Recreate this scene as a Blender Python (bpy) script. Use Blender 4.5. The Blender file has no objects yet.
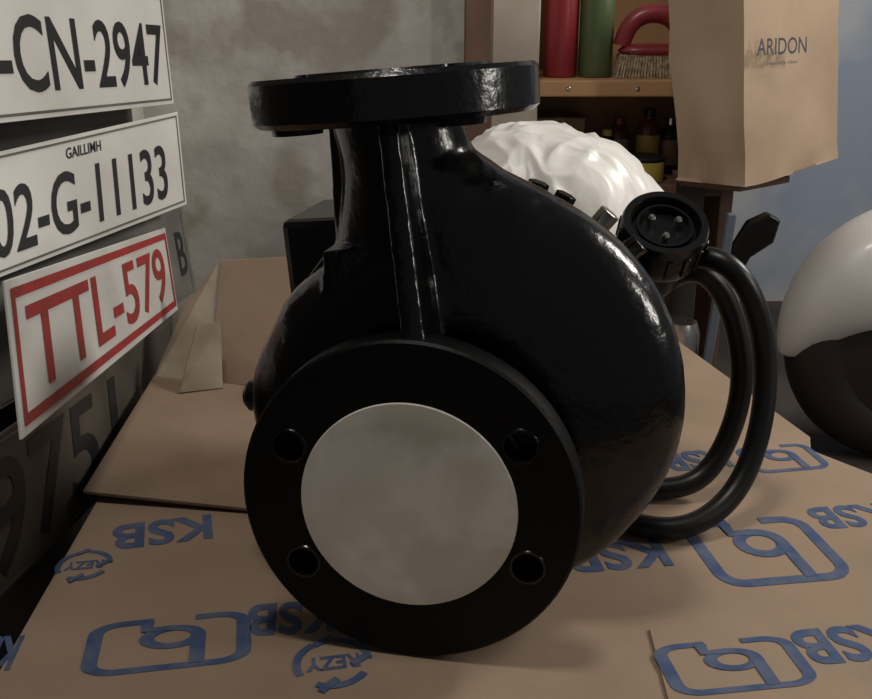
import bpy, bmesh, math, random
from mathutils import Vector, Matrix, noise
random.seed(4)
S=bpy.context.scene
COL=S.collection
# ---------------------------------------------------------------- materials
def mat(name,c,rough=.5,metal=0.,c2=None,nscale=5.,lo=.4,hi=.6,bump=0.,bscale=40.,coat=0.,detail=6,spec=.5,c3=None,n3=1.5,dist=0.,sss=0.):
    m=bpy.data.materials.new(name); m.use_nodes=True
    nt=m.node_tree; b=nt.nodes['Principled BSDF']
    b.inputs['Base Color'].default_value=(*c,1); b.inputs['Roughness'].default_value=rough
    b.inputs['Metallic'].default_value=metal; b.inputs['Coat Weight'].default_value=coat
    b.inputs['Specular IOR Level'].default_value=spec
    if sss: 
        b.inputs['Subsurface Weight'].default_value=sss; b.inputs['Subsurface Scale'].default_value=.01
    tc=nt.nodes.new('ShaderNodeTexCoord')
    if c2 is not None:
        n=nt.nodes.new('ShaderNodeTexNoise'); n.inputs['Scale'].default_value=nscale; n.inputs['Detail'].default_value=detail
        n.inputs['Distortion'].default_value=dist
        nt.links.new(tc.outputs['Object'],n.inputs['Vector'])
        r=nt.nodes.new('ShaderNodeValToRGB'); r.color_ramp.elements[0].position=lo; r.color_ramp.elements[1].position=hi
        r.color_ramp.elements[0].color=(*c,1); r.color_ramp.elements[1].color=(*c2,1)
        nt.links.new(n.outputs['Fac'],r.inputs['Fac']); out=r.outputs['Color']
        if c3 is not None:
            n2=nt.nodes.new('ShaderNodeTexNoise'); n2.inputs['Scale'].default_value=n3; n2.inputs['Detail'].default_value=8
            nt.links.new(tc.outputs['Object'],n2.inputs['Vector'])
            r2=nt.nodes.new('ShaderNodeValToRGB'); r2.color_ramp.elements[0].position=.5; r2.color_ramp.elements[1].position=.6
            nt.links.new(n2.outputs['Fac'],r2.inputs['Fac'])
            mx=nt.nodes.new('ShaderNodeMixRGB'); mx.inputs['Color2'].default_value=(*c3,1)
            nt.links.new(r2.outputs['Color'],mx.inputs['Fac']); nt.links.new(out,mx.inputs['Color1']); out=mx.outputs['Color']
        nt.links.new(out,b.inputs['Base Color'])
    if bump>0:
        n=nt.nodes.new('ShaderNodeTexNoise'); n.inputs['Scale'].default_value=bscale; n.inputs['Detail'].default_value=4
        nt.links.new(tc.outputs['Object'],n.inputs['Vector'])
        bp=nt.nodes.new('ShaderNodeBump'); bp.inputs['Strength'].default_value=bump; bp.inputs['Distance'].default_value=.004
        nt.links.new(n.outputs['Fac'],bp.inputs['Height']); nt.links.new(bp.outputs['Normal'],b.inputs['Normal'])
    return m
M={}
M['cast']=mat('black_cast_paint',(.003,.003,.003),.20,0,bump=.11,bscale=170,coat=0,spec=.5)
M['face']=mat('black_flange_face',(.003,.003,.003),.45,0,bump=.06,bscale=200,spec=.2)
M['rubber']=mat('black_rubber',(.006,.006,.006),.38,spec=.35)
M['plastic']=mat('black_plastic',(.005,.005,.005),.25)
M['chrome']=mat('bright_steel',(.6,.58,.55),.25,1)
M['white_disc']=mat('protective_film',(.80,.77,.68),.6,0,c2=(.98,.96,.89),nscale=17,lo=.36,hi=.64,bump=.15,bscale=18,detail=8,dist=.35,c3=(.72,.69,.60),n3=14)
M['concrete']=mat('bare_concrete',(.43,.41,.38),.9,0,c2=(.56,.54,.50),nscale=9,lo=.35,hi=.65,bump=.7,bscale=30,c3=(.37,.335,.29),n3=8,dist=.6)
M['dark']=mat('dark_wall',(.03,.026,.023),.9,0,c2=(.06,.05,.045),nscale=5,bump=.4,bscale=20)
M['floor']=mat('dirty_floor',(.022,.018,.016),.85,0,c2=(.05,.042,.036),nscale=6,bump=.3)
M['card']=mat('cardboard',(.235,.165,.11),.85,0,c2=(.32,.228,.158),nscale=7,lo=.3,hi=.7,bump=.2,bscale=35)
M['cardl']=mat('cardboard_inner',(.255,.178,.12),.85,0,c2=(.20,.138,.09),nscale=9,bump=.2,bscale=35)
M['cardg']=mat('cardboard_faded',(.33,.27,.2),.85,0,c2=(.20,.15,.105),nscale=12)
M['ink']=mat('blue_ink',(.035,.065,.15),.8,0,c2=(.075,.10,.165),nscale=60)
M['inkd']=mat('dark_ink',(.05,.055,.07),.8)
M['platew']=mat('plate_white',(.68,.67,.63),.4,0,c2=(.50,.48,.44),nscale=6,lo=.4,hi=.75)
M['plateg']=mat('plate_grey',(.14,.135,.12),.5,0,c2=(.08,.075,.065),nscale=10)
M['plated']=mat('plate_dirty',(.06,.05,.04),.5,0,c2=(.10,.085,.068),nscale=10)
M['black']=mat('plate_black',(.012,.012,.014),.5)
M['red']=mat('plate_red',(.36,.025,.025),.5,0,c2=(.26,.03,.025),nscale=40)
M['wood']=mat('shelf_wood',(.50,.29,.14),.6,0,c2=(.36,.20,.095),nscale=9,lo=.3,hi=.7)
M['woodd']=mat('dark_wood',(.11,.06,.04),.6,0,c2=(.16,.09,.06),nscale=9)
M['woodl']=mat('pale_wood',(.46,.41,.34),.7,0,c2=(.36,.31,.25),nscale=7)
M['kraft']=mat('kraft_paper',(.33,.235,.155),.8,0,c2=(.39,.285,.19),nscale=6,bump=.45,bscale=16)
M['sheet']=mat('painted_wall_blue_white',(.35,.38,.42),.8,0,c2=(.44,.46,.49),nscale=3,lo=.35,hi=.6,c3=(.27,.32,.41),n3=2.2)
M['whitebag']=mat('white_polythene',(.76,.74,.70),.36,0,bump=.2,bscale=22,sss=.15)
M['whitepl']=mat('white_gloss_plastic',(.58,.56,.54),.4,0,coat=.1)
M['redc']=mat('red_can',(.22,.018,.025),.35)
M['green']=mat('green_bottle_plastic',(.09,.125,.055),.35)
M['pink']=mat('brush_red',(.24,.03,.04),.35)
M['brist']=mat('bristle',(.50,.40,.28),.9,0,c2=(.25,.18,.12),nscale=160)
M['yellow']=mat('yellow_label',(.55,.42,.08),.45)
M['brown']=mat('amber_bottle',(.12,.04,.02),.2)
M['tyre']=mat('tyre_rubber',(.020,.013,.011),.5,0,bump=.2)
M['blue_pale']=mat('pale_tool',(.1,.12,.15),.5)
# ---------------------------------------------------------------- helpers
def add(name,verts,faces,m,parent=None,smooth=False,world=None):
    me=bpy.data.meshes.new(name); me.from_pydata([tuple(v) for v in verts],[],faces); me.update()
    o=bpy.data.objects.new(name,me); COL.objects.link(o)
    if m: me.materials.append(m)
    bm=bmesh.new(); bm.from_mesh(me); bmesh.ops.recalc_face_normals(bm,faces=bm.faces); bm.to_mesh(me); bm.free()
    if smooth:
        for p in me.polygons: p.use_smooth=True
    if parent: o.parent=parent
    if world is not None: o.matrix_local=world
    return o
def empty(name,mx=None):
    e=bpy.data.objects.new(name,None); e.empty_display_size=.05; COL.objects.link(e)
    if mx is not None: e.matrix_world=mx
    return e
def bevel(o,w,seg=2,ang=35):
    b=o.modifiers.new('bev','BEVEL'); b.width=w; b.segments=seg; b.limit_method='ANGLE'; b.angle_limit=math.radians(ang); return o
def autosm(o,ang=35):
    me=o.data
    bm=bmesh.new(); bm.from_mesh(me)
    for f in bm.faces: f.smooth=True
    for e in bm.edges:
        if len(e.link_faces)==2 and e.calc_face_angle(0)>math.radians(ang): e.smooth=False
    bm.to_mesh(me); bm.free(); return o
def lathe(name,prof,m,parent=None,mx=None,seg=64,ang=35):
    vs=[];fs=[];n=len(prof)
    for i in range(seg):
        t=2*math.pi*i/seg
        for r,h in prof: vs.append((r*math.cos(t),r*math.sin(t),h))
    for i in range(seg):
        j=(i+1)%seg
        for k in range(n-1): fs.append((i*n+k,j*n+k,j*n+k+1,i*n+k+1))
    o=add(name,vs,fs,m,parent,False)
    bm=bmesh.new(); bm.from_mesh(o.data); bmesh.ops.remove_doubles(bm,verts=bm.verts,dist=1e-6)
    bmesh.ops.recalc_face_normals(bm,faces=bm.faces); bm.to_mesh(o.data); bm.free()
    autosm(o,ang)
    if mx is not None: o.matrix_local=mx
    return o
def box(name,lo,hi,m,parent=None,bv=0,mx=None):
    x0,y0,z0=lo;x1,y1,z1=hi
    v=[(x0,y0,z0),(x1,y0,z0),(x1,y1,z0),(x0,y1,z0),(x0,y0,z1),(x1,y0,z1),(x1,y1,z1),(x0,y1,z1)]
    f=[(0,1,2,3),(4,5,6,7),(0,1,5,4),(1,2,6,5),(2,3,7,6),(3,0,4,7)]
    o=add(name,v,f,m,parent)
    if bv: bevel(o,bv)
    if mx is not None: o.matrix_local=mx
    return o
def prism(name,poly,z0,z1,m,parent=None,bv=0):
    n=len(poly)
    v=[(p[0],p[1],z0) for p in poly]+[(p[0],p[1],z1) for p in poly]
    f=[tuple(range(n)),tuple(range(n,2*n))]+[(i,(i+1)%n,n+(i+1)%n,n+i) for i in range(n)]
    o=add(name,v,f,m,parent)
    if bv: bevel(o,bv)
    return o
def slab(name,quad,th,m,parent=None,bv=0.0006):
    q=[Vector(p) for p in quad]
    n=(q[1]-q[0]).cross(q[-1]-q[0]).normalized()*th
    k=len(q)
    v=q+[p-n for p in q]
    f=[tuple(range(k)),tuple(range(k,2*k))]+[(i,(i+1)%k,k+(i+1)%k,k+i) for i in range(k)]
    o=add(name,v,f,m,parent)
    if bv: bevel(o,bv)
    return o
def loft(name,rings,m,parent=None,cap=True,smooth=True):
    n=len(rings[0]); v=[p for r in rings for p in r]; f=[]
    for a in range(len(rings)-1):
        for i in range(n):
            j=(i+1)%n; f.append((a*n+i,a*n+j,(a+1)*n+j,(a+1)*n+i))
    if cap: f.append(tuple(range(n))); f.append(tuple((len(rings)-1)*n+i for i in range(n)))
    return add(name,v,f,m,parent,smooth)
def tube(name,pts,r,m,parent=None):
    cu=bpy.data.curves.new(name,'CURVE'); cu.dimensions='3D'; cu.bevel_depth=r; cu.bevel_resolution=6; cu.resolution_u=16; cu.use_fill_caps=True
    sp=cu.splines.new('NURBS'); sp.points.add(len(pts)-1)
    for p,q in zip(sp.points,pts): p.co=(*q,1)
    sp.use_endpoint_u=True; sp.order_u=4
    tmp=bpy.data.objects.new('t',cu); COL.objects.link(tmp)
    bpy.context.view_layer.update()
    me=bpy.data.meshes.new_from_object(tmp.evaluated_get(bpy.context.evaluated_depsgraph_get()))
    bpy.data.objects.remove(tmp)
    me.materials.clear(); me.materials.append(m)
    for p in me.polygons: p.use_smooth=True
    o=bpy.data.objects.new(name,me); COL.objects.link(o)
    if parent: o.parent=parent
    return o
def txt(body,off=.012):
    cu=bpy.data.curves.new('t','FONT'); cu.body=body; cu.offset=off; cu.resolution_u=4
    t=bpy.data.objects.new('t',cu); COL.objects.link(t); bpy.context.view_layer.update()
    me=bpy.data.meshes.new_from_object(t.evaluated_get(bpy.context.evaluated_depsgraph_get()))
    vs=[(v.co.x,v.co.y) for v in me.vertices]; fs=[tuple(p.vertices) for p in me.polygons]
    bpy.data.objects.remove(t)
    x0=min(v[0] for v in vs);x1=max(v[0] for v in vs);y0=min(v[1] for v in vs);y1=max(v[1] for v in vs)
    return [((v[0]-x0)/(x1-x0),(v[1]-y0)/(y1-y0)) for v in vs],fs
def bil(q,u,v):
    a,b,c,d=[Vector(p) for p in q]   # BL BR TR TL
    return (a*(1-u)+b*u)*(1-v)+(d*(1-u)+c*u)*v
def text_on(name,body,q,u0,u1,v0,v1,m,parent,eps=.0006,off=.012):
    vs,fs=txt(body,off); a,b,c,d=[Vector(p) for p in q]
    n=(b-a).cross(d-a).normalized()*eps
    return add(name,[bil(q,u0+(u1-u0)*x,v0+(v1-v0)*y)+n for x,y in vs],fs,m,parent)
# ---------------------------------------------------------------- camera
H=.37
cam=bpy.data.cameras.new('camera'); co=bpy.data.objects.new('camera',cam); COL.objects.link(co)
co.location=(0,0,H); co.rotation_euler=(math.radians(70),0,0)
cam.sensor_width=36; cam.lens=36*1000/872; cam.clip_start=.01
S.camera=co
# ---------------------------------------------------------------- PUMP
yaw=math.radians(-11); roll=math.radians(-5)
MP=Matrix.Translation((.0130,.570,.1315))@Matrix.Rotation(yaw,4,'Z')@Matrix.Rotation(roll,4,'Y')@Matrix.Rotation(math.radians(-2),4,'X')
pump=empty('centrifugal_pump',MP)
keys=[(0,.137),(30,.138),(60,.137),(90,.125),(125,.114),(150,.121),(180,.131),(225,.131),(270,.127),(315,.132),(360,.137)]
def R(t):
    t=math.degrees(t)%360
    for (a,ra),(b,rb) in zip(keys,keys[1:]):
        if a<=t<=b:
            k=(t-a)/(b-a); k=k*k*(3-2*k); return ra+(rb-ra)*k
W=.043
V=[];F=[]
seg=120;prof=[]
for k in range(25):
    s=math.pi*k/24
    c,sn=math.cos(s),math.sin(s)
    prof.append((abs(sn)**.62,-math.copysign(abs(c)**.75,c)))
n=len(prof)
for i in range(seg):
    t=2*math.pi*i/seg; r=R(t)
    for a,b in prof: V.append((a*r*math.cos(t),b*W,a*r*math.sin(t)))
for i in range(seg):
    j=(i+1)%seg
    for k in range(n-1): F.append((i*n+k,j*n+k,j*n+k+1,i*n+k+1))
def addpart(vs,fs):
    b=len(V); V.extend(vs); F.extend([tuple(b+i for i in f) for f in fs])
def ringpart(rings):
    m_=len(rings[0]); vs=[p for r in rings for p in r]; fs=[]
    for a in range(len(rings)-1):
        for i in range(m_):
            j=(i+1)%m_; fs.append((a*m_+i,a*m_+j,(a+1)*m_+j,(a+1)*m_+i))
    fs.append(tuple(range(m_))[::-1]); fs.append(tuple((len(rings)-1)*m_+i for i in range(m_)))
    addpart(vs,fs)
N=48
neck=[(.178,-.021,.040,.040),(.165,-.021,.037,.037),(.15,-.018,.038,.036),(.137,-.010,.047,.036),(.122,.002,.062,.037),(.10,.010,.075,.038),(.06,.014,.085,.037),(.02,.0,.08,.034)]
ringpart([[(cx+rx*math.cos(2*math.pi*i/N),ry*math.sin(2*math.pi*i/N),z) for i in range(N)] for z,cx,rx,ry in neck])
FX,FZ=-.0165,-.0355
ringpart([[(FX*k+r*math.cos(2*math.pi*i/N),y,FZ*k+r*math.sin(2*math.pi*i/N)) for i in range(N)] for y,r,k in [(-.066,.070,1),(-.05,.072,.95),(-.035,.085,.7),(0,.1,.3)]])
def wedge(p):
    addpart(p,[(0,1,2,3),(7,6,5,4),(0,4,5,1),(1,5,6,2),(2,6,7,3),(3,7,4,0)])
wedge([(-.021,-.053,.174),(-.010,-.053,.174),(-.007,.0,.174),(-.024,.0,.174),
       (-.012,-.078,.050),(.001,-.078,.050),(.005,.0,.05),(-.016,.0,.05)])
wedge([(-.062,-.006,.174),(-.05,-.006,.174),(-.05,.006,.174),(-.062,.006,.174),
       (-.066,-.007,.09),(-.04,-.007,.09),(-.04,.007,.09),(-.066,.007,.09)])
wedge([(-.066,-.030,.100),(-.03,-.030,.103),(-.03,.03,.103),(-.066,.03,.100),
       (-.072,-.030,.06),(-.03,-.030,.06),(-.03,.03,.06),(-.072,.03,.06)])
ringpart([[(r*math.cos(2*math.pi*i/N),y,r*math.sin(2*math.pi*i/N)) for i in range(N)] for y,r in [(.02,.120),(.05,.124),(.058,.120),(.06,.10)]])
body=add('volute_casing',V,F,M['cast'],pump,True)
bm=bmesh.new(); bm.from_mesh(body.data); bmesh.ops.remove_doubles(bm,verts=bm.verts,dist=1e-6); bm.to_mesh(body.data); bm.free()
rm=body.modifiers.new('r','REMESH'); rm.mode='VOXEL'; rm.voxel_size=.002; rm.use_smooth_shade=True
sm=body.modifiers.new('s','SMOOTH'); sm.factor=.5; sm.iterations=6
tx=bpy.data.textures.new('cast_lumps','CLOUDS'); tx.noise_scale=.014
dm=body.modifiers.new('d','DISPLACE'); dm.texture=tx; dm.texture_coords='LOCAL'; dm.strength=.0007; dm.mid_level=.5
def drilled(name,prof,holes,hr,m,mx,parent):
    o=lathe(name,prof,m,None,None,96)
    cutters=[]
    for (x,y) in holes:
        c=lathe('cut',[(0,-.1),(hr,-.1),(hr,.1),(0,.1)],None,None,Matrix.Translation((x,y,0)),32)
        cutters.append(c)
    for c in cutters:
        b=o.modifiers.new('b','BOOLEAN'); b.operation='DIFFERENCE'; b.object=c; b.solver='EXACT'
    bpy.context.view_layer.update()
    me=bpy.data.meshes.new_from_object(o.evaluated_get(bpy.context.evaluated_depsgraph_get()))
    o.modifiers.clear(); o.data=me
    for c in cutters: bpy.data.objects.remove(c)
    me.materials.clear(); me.materials.append(m)
    autosm(o,30)
    o.parent=parent; o.matrix_local=mx
    return o
MF=Matrix.Translation((FX,-.060,FZ))@Matrix.Rotation(math.radians(90),4,'X')
hr=.0745; ha=math.radians(29)
holes=[(sx*hr*math.cos(ha),sy*hr*math.sin(ha)) for sx in(-1,1) for sy in(-1,1)]
drilled('suction_flange',[(0,0),(.0943,0),(.0968,.0025),(.0968,.0185),(.0953,.020),(.0620,.020),(.0612,.0185),(0,.0185)],holes,.0088,M['face'],MF,pump)
for i,(x,y) in enumerate(holes):
    lathe('bolt_hole_liner_%d'%(i+1),[(.0088,.0195),(.0088,.0208),(.0102,.0208),(.0108,.0198)],M['cast'],pump,MF@Matrix.Translation((x,y,0)),32)
    lathe('bolt_hole_back_%d'%(i+1),[(0,.004),(.0086,.004)],M['rubber'],pump,MF@Matrix.Translation((x,y,0)),32)
pr=[(0,.0218)]+[(.0612*k/10,.0218-.0006*math.sin(k/10*math.pi)) for k in range(1,10)]+[(.0614,.0212),(.0618,.0200)]
lathe('protective_cover_disc',pr,M['white_disc'],pump,MF,96,60)
dh=[(.063*math.cos(math.radians(a)),.063*math.sin(math.radians(a))) for a in(45,135,225,315)]
MD=Matrix.Translation((-.0225,0,.170))@Matrix.Rotation(math.radians(-1.5),4,'X')
drilled('discharge_flange',[(0,0),(.0785,0),(.082,.003),(.082,.0235),(.0795,.026),(.056,.026),(.055,.0275),(.032,.0275),(.031,.008),(0,.008)],dh,.0085,M['cast'],MD,pump)
for i,(x,y) in enumerate(dh):
    lathe('flange_boss_%d'%(i+1),[(.0087,-.0035),(.0135,-.0035),(.0145,0.0005)],M['cast'],pump,MD@Matrix.Translation((x,y,0)),32)
MM=Matrix.Rotation(math.radians(-90),4,'X')
lathe('motor_housing',[(0,.055),(.088,.055),(.09,.07),(.074,.078),(.074,.205),(.068,.222),(.03,.228),(0,.228)],M['cast'],pump,MM,72)
for i in range(28):
    a=2*math.pi*i/28
    box('cooling_fin_%d'%(i+1),(-.0015,.085,.070),(.0015,.2,.084),M['cast'],pump,0,Matrix.Rotation(a,4,'Y'))
box('terminal_box',(-.124,.060,.020),(-.045,.15,.104),M['plastic'],pump,.005)
def hexbolt(name,mx,parent,r=.008,h=.007,m=None):
    vs=[]
    for z in(0,h):
        for i in range(6): vs.append((r*math.cos(i*math.pi/3),r*math.sin(i*math.pi/3),z))
    fs=[tuple(range(6)),tuple(range(6,12))]+[(i,(i+1)%6,6+(i+1)%6,6+i) for i in range(6)]
    o=add(name,vs,fs,m or M['cast'],parent,False,mx); bevel(o,.0008); return o
for i,a in enumerate((36,47,59,67)):
    t=math.radians(a); rr=.126
    mx=Matrix.Translation((rr*math.cos(t),.05,rr*math.sin(t)))@Matrix.Rotation(math.pi/2-t,4,'Y')
    hexbolt('casing_bolt_%d'%(i+1),mx,pump,.007,.007 if i>1 else .013,M['chrome'] if i==1 else M['cast'])
lathe('drain_plug',[(0,0),(.010,0),(.010,.008),(.007,.011),(0,.011)],M['cast'],pump,Matrix.Translation((-.127,0,.002))@Matrix.Rotation(math.radians(-90),4,'Y'),24)
# ---------------------------------------------------------------- connector + cable
cab=empty('power_cable')
ax=Vector((.02,-.56,.83)).normalized()
MC=Matrix.Translation((.161,.690,.212))@ax.to_track_quat('Z','Y').to_matrix().to_4x4()@Matrix.Scale(1.08,4)
lathe('connector_shell',[(0,-.085),(.012,-.085),(.014,-.05),(.021,-.046),(.021,-.03),(.027,-.026),(.0285,-.022),(.0285,.0),(.0275,.003),(.023,.003),(.022,.0),(.021,-.006),(0,-.006)],M['plastic'],cab,MC,48)
for i in range(16):
    a=2*math.pi*i/16
    box('grip_%d'%(i+1),(.0275,-.002,-.0205),(.0298,.002,-.004),M['plastic'],cab,.0006,MC@Matrix.Rotation(a,4,'Z'))
for i in range(3):
    a=2*math.pi*i/3+.4
    lathe('pin_%d'%(i+1),[(0,-.006),(.0026,-.006),(.0026,.001),(.0015,.0025),(0,.0025)],M['chrome'],cab,MC@Matrix.Rotation(a,4,'Z')@Matrix.Translation((.010,0,0)),16)
lathe('key_ring',[(.017,-.006),(.017,.0),(.0185,.0),(.0185,-.006)],M['plastic'],cab,MC,40)
tube('cable_outer_loop',[(.166,.735,.150),(.176,.71,.18),(.192,.685,.195),(.218,.672,.178),(.238,.677,.128),(.238,.662,.076),(.220,.642,.026),(.180,.617,.0095),(.145,.62,.0095),(.10,.66,.0095),(.09,.73,.0095),(.12,.78,.01)],.0082,M['rubber'],cab)
tube('cable_inner_loop',[(.12,.78,.027),(.15,.76,.12),(.175,.705,.178),(.198,.700,.176),(.220,.706,.145),(.233,.70,.095),(.226,.694,.05),(.204,.682,.012),(.166,.675,.0095),(.12,.69,.0095),(.115,.74,.0095)],.0082,M['rubber'],cab)
# ---------------------------------------------------------------- CARDBOARD BOX
cb=empty('cardboard_box')
poly=[(-.242,.25),(-.259,.67),(-.262,.89),(-.13,.93),(-.02,1.27),(.215,1.27),(.275,1.017),(.3265,.794),(.318,.768),(.352,.724),(.46,.60),(.5,.25)]
prism('box_body',[(x*.995,y) for x,y in poly],-.25,-.004,M['card'],cb)
prism('top_panel',poly,-.0038,0,M['card'],cb,.0008)
slab('side_flap',[(-.268,.676,.010),(-.12,.655,.0045),(-.12,.88,.006),(-.268,.885,.022)],.003,M['cardl'],cb)
slab('front_flap',[(.12,.25,.0016),(.49,.25,.0016),(.43,.575,.0016),(.13,.515,.0016)],.0012,M['card'],cb,.0003)
slab('raised_flap',[(-.222,.905,.0),(-.12,.935,0),(-.115,.96,.120),(-.212,.955,.116)],.004,M['card'],cb)
slab('raised_corner_flap',[(-.270,.885,.015),(-.224,.905,.0),(-.214,.955,.115),(-.246,.935,.075)],.004,M['cardg'],cb)
slab('inner_divider',[(-.236,.85,.018),(-.200,.87,.015),(-.204,.90,.072),(-.226,.895,.068)],.003,M['cardg'],cb)
def gq(cx,cy,w,h,ang,z=.0004):
    c,s=math.cos(ang),math.sin(ang)
    def p(x,y): return (cx+c*x-s*y,cy+s*x+c*y,z)
    return [p(-w/2,-h/2),p(w/2,-h/2),p(w/2,h/2),p(-w/2,h/2)]
def mark(name,body,cx,cy,w,h,deg,m=None,z=.0004): text_on(name,body,gq(cx,cy,w,h,math.radians(deg),z),0,1,0,1,m or M['ink'],cb,0.0,.03)
def stroke(paths,wd):
    vs=[];fs=[]
    for ip,(pts,closed) in enumerate(paths):
        k=len(pts); b=len(vs)
        for i,p in enumerate(pts):
            a=Vector(pts[(i-1)%k] if closed or i>0 else p); c=Vector(pts[(i+1)%k] if closed or i<k-1 else p)
            d=(c-a).normalized(); nn=Vector((-d.y,d.x))*wd/2
            for q in (Vector(p)+nn,Vector(p)-nn): vs.append((q.x,q.y,ip*.00012))
        for i in range(k if closed else k-1):
            j=(i+1)%k; fs.append((b+2*i,b+2*i+1,b+2*j+1,b+2*j))
    return vs,fs
def arc(cx,cy,r,a0,a1,n=12): return [(cx+r*math.cos(math.radians(a0+(a1-a0)*i/n)),cy+r*math.sin(math.radians(a0+(a1-a0)*i/n))) for i in range(n+1)]
def logo(name,cx,cy,w,h,deg,z=.0004):
    p=[(.62,.05)]+arc(.82,.22,.17,-90,0,6)+arc(.82,.78,.17,0,90,6)+arc(.18,.78,.17,90,180,6)+arc(.18,.22,.17,180,270,6)+[(.34,.05)]
    b=arc(.48,.40,.17,0,360,20)[:-1]
    vs,fs=stroke([(p,False),(b,True),([(.31,.40),(.31,.93)],False),([(.48,.23),(.66,.23),(.66,.06)],False)],.10)
    q=gq(cx,cy,w,h,math.radians(deg),z)
    add(name,[bil(q,x,y)+Vector((0,0,dz)) for x,y,dz in vs],fs,M['ink'],cb)
mark('print_a','KSB',-.197,.632,.070,.036,194)
mark('print_b','KSB',-.090,.528,.054,.034,186)
mark('print_c','KSB',-.262,.492,.03,.034,186)
logo('print_d',-.160,.503,.090,.052,190)
mark('print_e','KSB',.124,.600,.072,.036,188)
logo('print_f',.229,.608,.088,.085,188)
mark('print_g','KSB',.308,.655,.06,.032,188)
mark('print_h','KSB',.215,.748,.055,.034,190)
logo('print_i',.288,.752,.062,.048,190)
logo('print_j',.172,.480,.080,.046,188,.0020)
mark('print_k','KSB',.247,.500,.066,.034,188,None,.0020)
def recyc(name,cx,cy,r):
    vs,fs=stroke([(arc(0,0,1,a,a+85,8),False) for a in(10,130,250)]+[([(-.6,.75),(-.1,1.15)],False),([(.95,.35),(.55,-.1)],False),([(-.2,-1.25),(.2,-.7)],False)],.22)
    add(name,[(cx+v[0]*r,cy+v[1]*r,.0004+v[2]) for v in vs],fs,M['ink'],cb)
    mark(name+'_text','REZY',cx,cy,r*1.5,r*.6,190)
recyc('print_recycle_a',-.06,.484,.021)
recyc('print_recycle_b',-.239,.588,.017)
# ---------------------------------------------------------------- NUMBER PLATES
def plate(name,q,m,items,border=None,ext=0):
    e=empty(name)
    a,b,c,d=[Vector(p) for p in q]
    n0=(b-a).cross(c-a).normalized(); d=d-n0*((d-a).dot(n0)); q=[a,b,c,d]
    a2=a+(a-b)*ext; d2=d+(d-c)*ext
    slab('plate_blank',[a2,b,c,d2],.0022,m,e,.0006)
    for i,(t,u0,u1,v0,v1,mm) in enumerate(items): text_on('characters_%d'%(i+1),t,q,u0,u1,v0,v1,mm,e)
    n=(b-a).cross(d-a).normalized()*.0006
    if border:
        w=.06; wu=.012
        vs=[bil(q,u,v)+n for u,v in [(wu,w),(1-wu,w),(1-wu,1-w),(wu,1-w)]]+[bil(q,u,v)+n for u,v in [(wu*2.2,w*2.2),(1-wu*2.2,w*2.2),(1-wu*2.2,1-w*2.2),(wu*2.2,1-w*2.2)]]
        add('border',vs,[(0,1,5,4),(1,2,6,5),(2,3,7,6),(3,0,4,7)],border,e)
    else:
        vs=[bil(q,u,v)+n for u,v in [(-ext,.035),(.985,.035),(.985,.965),(-ext,.965),(-ext,.055),(.979,.055),(.979,.945),(-ext,.945)]]
        add('rim_line',vs,[(0,1,5,4),(1,2,6,5),(2,3,7,6)],M['plateg'],e)
    return e
plate('license_plate',[(-.340,.793,.269),(-.283,1.106,.250),(-.288,1.115,.362),(-.345,.80,.385)],M['platew'],[('-CN-2947',.03,.96,.18,.72,M['black'])],None,.25)
plate('license_plate.001',[(-.34,.752,.156),(-.269,1.069,.148),(-.279,1.103,.242),(-.34,.786,.248)],M['platew'],[('02-G-11133',-.02,.88,.14,.70,M['black']),('GAILLIMH',.32,.50,.80,.90,M['black'])],None,.25)
plate('license_plate.002',[(-.248,.545,.114),(-.271,1.0014,.05),(-.287,1.04,.129),(-.283,.593,.196)],M['platew'],[('TTL-579',.06,.93,.2,.80,M['red'])],M['red'],0)
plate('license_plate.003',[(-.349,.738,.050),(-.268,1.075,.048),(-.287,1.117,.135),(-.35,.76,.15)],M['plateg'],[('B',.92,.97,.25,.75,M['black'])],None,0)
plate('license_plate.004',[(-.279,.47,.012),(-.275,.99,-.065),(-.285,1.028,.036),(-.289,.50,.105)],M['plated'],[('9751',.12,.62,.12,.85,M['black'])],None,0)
# ---------------------------------------------------------------- ROOM
box('floor',(-1.2,-.6,-.30),(1.8,2.6,-.25),M['floor'])
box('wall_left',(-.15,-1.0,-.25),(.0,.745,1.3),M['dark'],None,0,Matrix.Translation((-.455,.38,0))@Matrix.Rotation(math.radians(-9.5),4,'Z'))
box('wall_left_return',(-.60,1.05,-.25),(-.43,1.5,1.3),M['concrete'])
box('wall_back',(-.60,1.5,-.25),(.075,1.62,1.3),M['concrete'])
box('wall_right',(.0,0,-.25),(1.6,.05,1.3),M['sheet'],None,0,Matrix.Translation((.1,2.0,0)))
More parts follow.
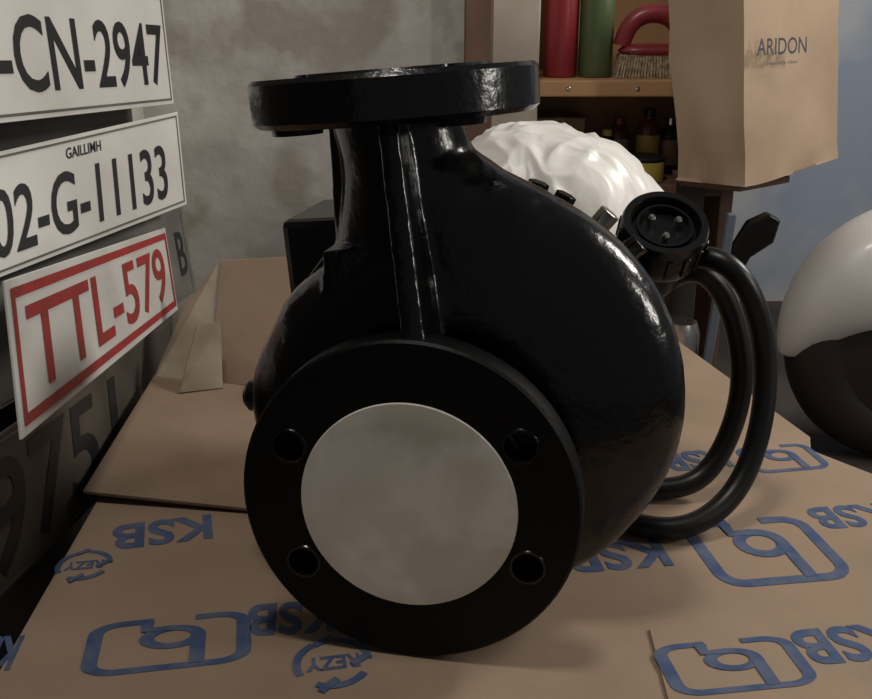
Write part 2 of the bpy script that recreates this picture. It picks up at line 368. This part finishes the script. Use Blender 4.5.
# ---------------------------------------------------------------- SHELVING
sh=empty('wooden_shelf_unit')
box('side_panel',(.078,1.46,-.25),(.145,1.72,.6),M['woodl'],sh,.002)
box('side_trim',(.04,1.45,-.25),(.078,1.49,.6),M['woodd'],sh,.002)
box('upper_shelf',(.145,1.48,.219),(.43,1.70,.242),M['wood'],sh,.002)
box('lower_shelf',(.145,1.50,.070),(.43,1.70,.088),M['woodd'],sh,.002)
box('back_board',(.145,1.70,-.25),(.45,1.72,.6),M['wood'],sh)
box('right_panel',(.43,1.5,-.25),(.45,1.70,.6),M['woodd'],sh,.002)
for i,x in enumerate((.19,.29)): lathe('shelf_screw_%d'%(i+1),[(0,0),(.003,0),(.003,.002),(0,.003)],M['chrome'],sh,Matrix.Translation((x,1.48,.231))@Matrix.Rotation(math.radians(90),4,'X'),16)
def bottle(name,x,y,z,r,h,m,capm,lab=None):
    e=empty(name)
    lathe('bottle_body',[(0,0),(r*.92,0),(r,.004),(r,h*.72),(r*.8,h*.80),(r*.45,h*.86),(r*.45,h*.9),(0,h*.9)],m,e,Matrix.Translation((x,y,z)),32)
    lathe('bottle_cap',[(0,h*.88),(r*.52,h*.88),(r*.52,h),(0,h)],capm,e,Matrix.Translation((x,y,z)),24)
    if lab: lathe('bottle_label',[(r*1.01,h*.15),(r*1.02,h*.16),(r*1.02,h*.6),(r*1.01,h*.61)],lab,e,Matrix.Translation((x,y,z)),32)
bottle('spray_can',.184,1.54,.2425,.025,.19,M['redc'],M['redc'])
bottle('plastic_bottle',.236,1.54,.2425,.025,.17,M['green'],M['black'])
bottle('oil_bottle',.335,1.60,.0885,.018,.10,M['brown'],M['black'],M['yellow'])
bottle('small_bottle',.262,1.55,.0885,.014,.075,M['black'],M['yellow'])
bottle('oil_bottle.001',.292,1.62,.0885,.016,.085,M['brown'],M['redc'],M['woodl'])
bottle('small_bottle.001',.372,1.61,.0885,.015,.085,M['black'],M['chrome'],M['kraft'])
bx=empty('small_carton'); box('carton_body',(.155,1.60,.0885),(.235,1.67,.175),M['kraft'],bx,.002); box('carton_tape',(.188,1.598,.0890),(.202,1.672,.1755),M['woodl'],bx,.0005)
tin=empty('paint_tin')
MT=Matrix.Translation((.318,1.535,.0885))
lathe('tin_body',[(0,0),(.030,0),(.031,.002),(.031,.030),(.029,.032),(0,.030)],M['yellow'],tin,MT,40)
lathe('tin_lid',[(0,.0305),(.031,.031),(.032,.035),(.028,.038),(0,.036)],M['black'],tin,MT,40)
br=empty('scrubbing_brush',Matrix.Translation((.317,1.53,.2425)))
rings=[]
for k in range(13):
    u=-1+2*k/12; w=max(.08,math.sqrt(max(0,1-u**4)))
    rings.append([(u*.050,.022*w*math.cos(2*math.pi*i/20),.038+.010*w*math.sin(2*math.pi*i/20)) for i in range(20)])
loft('brush_block',rings,M['pink'],br)
tube('brush_handle',[(-.045,0,.045),(-.038,0,.080),(0,0,.098),(.038,0,.080),(.045,0,.045)],.013,M['pink'],br)
vs=[];fs=[]
for i in range(24):
    for j in range(7):
        x=-.046+.092*i/23; y=-.016+.032*j/6
        b=len(vs); s=.0016; dx=x*.14
        vs+= [(x-s,y-s,.033),(x+s,y-s,.033),(x+s,y+s,.033),(x-s,y+s,.033),(x-s+dx,y-s,.0),(x+s+dx,y-s,.0),(x+s+dx,y+s,.0),(x-s+dx,y+s,.0)]
        fs+= [(b,b+1,b+5,b+4),(b+1,b+2,b+6,b+5),(b+2,b+3,b+7,b+6),(b+3,b,b+4,b+7),(b+4,b+5,b+6,b+7)]
add('bristles',vs,fs,M['brist'],br)
# kraft paper bag
bag=empty('paper_bag')
P=[(.330,1.375),(.411,1.325),(.580,1.45),(.499,1.50)]
rings=[];zs=[.118,.122,.16,.20,.24,.28,.32,.37,.42]
for z in zs:
    ring=[]
    for i in range(4):
        a=Vector(P[i]);b=Vector(P[(i+1)%4])
        for k in range(8):
            p=a.lerp(b,k/8); h=(z-.118)/.3
            c=Vector((.455,1.4125)); d=(p-c)
            inset=-.05*h*(1 if i in(1,3) and 0<k<8 else .3)
            wob=noise.noise(Vector((p.x*22,p.y*22,z*16)))*.010*(1 if z>.12 else 0)
            q=c+d*(1+inset)+d.normalized()*wob
            lift=max(0,(p.x-.44))*.13 if z<.125 else 0
            ring.append((q.x-.034*h,q.y,z+lift))
    rings.append(ring)
o=loft('bag_body',rings,M['kraft'],bag,True,True); autosm(o,40)
q=[(.411,1.3215,.27),(.588,1.4465,.27),(.583,1.4465,.33),(.406,1.3215,.33)]
text_on('bag_print','ARIDON',q,-.04,.43,.27,.62,M['inkd'],bag,.004,.01)
text_on('bag_small_print','naturally clean',q,.06,.35,.05,.14,M['inkd'],bag,.004,.01)
cabt=empty('side_cabinet')
prism('cabinet_top',[(.340,1.385),(.411,1.342),(.50,1.41),(.46,1.46),(.345,1.46)],.108,.1175,M['woodd'],cabt,.001)
prism('cabinet_carcass',[(.345,1.40),(.375,1.385),(.385,1.44),(.35,1.45)],-.25,.1075,M['dark'],cabt,.001)
tool=empty('bar_clamp')
slab('clamp_bar',[(.352,1.262,-.25),(.364,1.262,-.25),(.386,1.262,.095),(.374,1.262,.095)],.010,M['blue_pale'],tool,.002)
slab('clamp_jaw',[(.362,1.27,-.02),(.382,1.27,-.03),(.412,1.27,.035),(.440,1.27,.055),(.446,1.27,.085),(.430,1.27,.094),(.405,1.27,.082),(.386,1.27,.045)],.018,M['plastic'],tool,.003)
pc=empty('steel_canister')
lathe('canister_body',[(0,0),(.024,0),(.025,.003),(.025,.20),(.02,.215),(0,.218)],M['chrome'],pc,Matrix.Translation((.315,1.22,-.25)),32)
rd=empty('screwdriver')
MS=Matrix.Translation((.305,1.33,.02))@Matrix.Rotation(math.radians(12),4,'Y')
lathe('handle',[(0,0),(.009,.002),(.011,.02),(.010,.07),(.006,.08),(0,.08)],M['redc'],rd,MS,20)
lathe('shank',[(0,-.27),(.003,-.27),(.003,0.001),(0,0.001)],M['chrome'],rd,MS,12)
# ---------------------------------------------------------------- white polythene bag
bm=bmesh.new(); bmesh.ops.create_icosphere(bm,subdivisions=7,radius=1)
def ridge(p): return (1-abs(noise.noise(p))*2.2)
for v in bm.verts:
    p=v.co.copy()
    w1=p+Vector((noise.noise(p*1.7),noise.noise(p*1.7+Vector((5,0,0))),noise.noise(p*1.7+Vector((0,7,0)))))*.35
    d=1+.10*noise.noise(p*1.3+Vector((3,1,2)))+.045*ridge(Vector((w1.x*2.6,w1.y*2.6,w1.z*1.3+4)))+.016*ridge(Vector((w1.x*5,w1.y*5,w1.z*3)))+.002*ridge(w1*9)
    q=p*d
    z=q.z*.121+.110
    v.co=(.131+q.x*.125+.03*p.z*(-.5),1.10+q.y*.110,max(z,.001))
me=bpy.data.meshes.new('white_plastic_bag'); bm.to_mesh(me); bm.free(); me.materials.append(M['whitebag'])
for p in me.polygons: p.use_smooth=True
o=bpy.data.objects.new('white_plastic_bag',me); COL.objects.link(o)
# ---------------------------------------------------------------- motorcycle wheel with fender
wh=empty('motorcycle_front_wheel',Matrix.Translation((.645,1.27,-.076)))
MW=Matrix.Rotation(math.radians(90),4,'X')
pr=[(.13+.044*math.cos(a),.042*math.sin(a)) for a in [2*math.pi*k/24 for k in range(25)]]
lathe('tyre',pr,M['tyre'],wh,MW,80,60)
lathe('wheel_cover',[(0,.044),(.04,.043),(.08,.040),(.115,.036),(.115,-.036),(.08,-.04),(.04,-.043),(0,-.044)],M['tyre'],wh,MW,64,60)
rings=[];K=28
sec=[(-.062,.035),(-.066,.09),(-.060,.15),(-.035,.178),(0,.186),(.035,.178),(.060,.15),(.066,.09),(.062,.035)]
for k in range(K+1):
    f=k/K; a=math.radians(188-172*f)
    sc=math.sin(min(1,f*3+.08)*math.pi/2)**.6
    ring=[]
    for (y,r) in sec:
        r2=.180+(r-.180)*sc*(.6+.4*min(1,f*3))
        ring.append((r2*math.cos(a),y*sc,r2*math.sin(a)+.004))
    rings.append(ring)
n=len(sec); vs=[p for r in rings for p in r]; fs=[(a*n+i,a*n+i+1,(a+1)*n+i+1,(a+1)*n+i) for a in range(K) for i in range(n-1)]
o=add('fender_shell',vs,fs,M['whitepl'],wh,True)
s=o.modifiers.new('so','SOLIDIFY'); s.thickness=.003; s.offset=1
s=o.modifiers.new('ss','SUBSURF'); s.levels=1; s.render_levels=2
# ---------------------------------------------------------------- LIGHT
w=bpy.data.worlds.new('World'); S.world=w; w.use_nodes=True
bg=w.node_tree.nodes['Background']; bg.inputs[0].default_value=(.95,.96,1,1); bg.inputs[1].default_value=.09
def area(name,loc,tgt,size,e,c,sy=None):
    l=bpy.data.lights.new(name,'AREA'); l.energy=e; l.size=size; l.color=c
    if sy: l.shape='RECTANGLE'; l.size_y=sy
    o=bpy.data.objects.new(name,l); COL.objects.link(o); o.location=loc
    o.rotation_euler=(Vector(tgt)-Vector(loc)).to_track_quat('-Z','Y').to_euler()
area('window_light',(1.35,1.15,1.0),(.1,.8,.05),.4,15,(1,.95,.88),.3)
area('side_highlight_light',(1.1,.35,.55),(.0,.55,.15),.10,3.2,(1,.95,.88),.3)  # added small area light, not a window; puts highlights on casing rim and rib
area('overhead_fill',(-.12,.40,1.6),(0,1.0,.0),.22,7.8,(1,.94,.86))  # added soft fill from above, no real fitting; brightens the concrete wall
S.view_settings.view_transform='Standard'
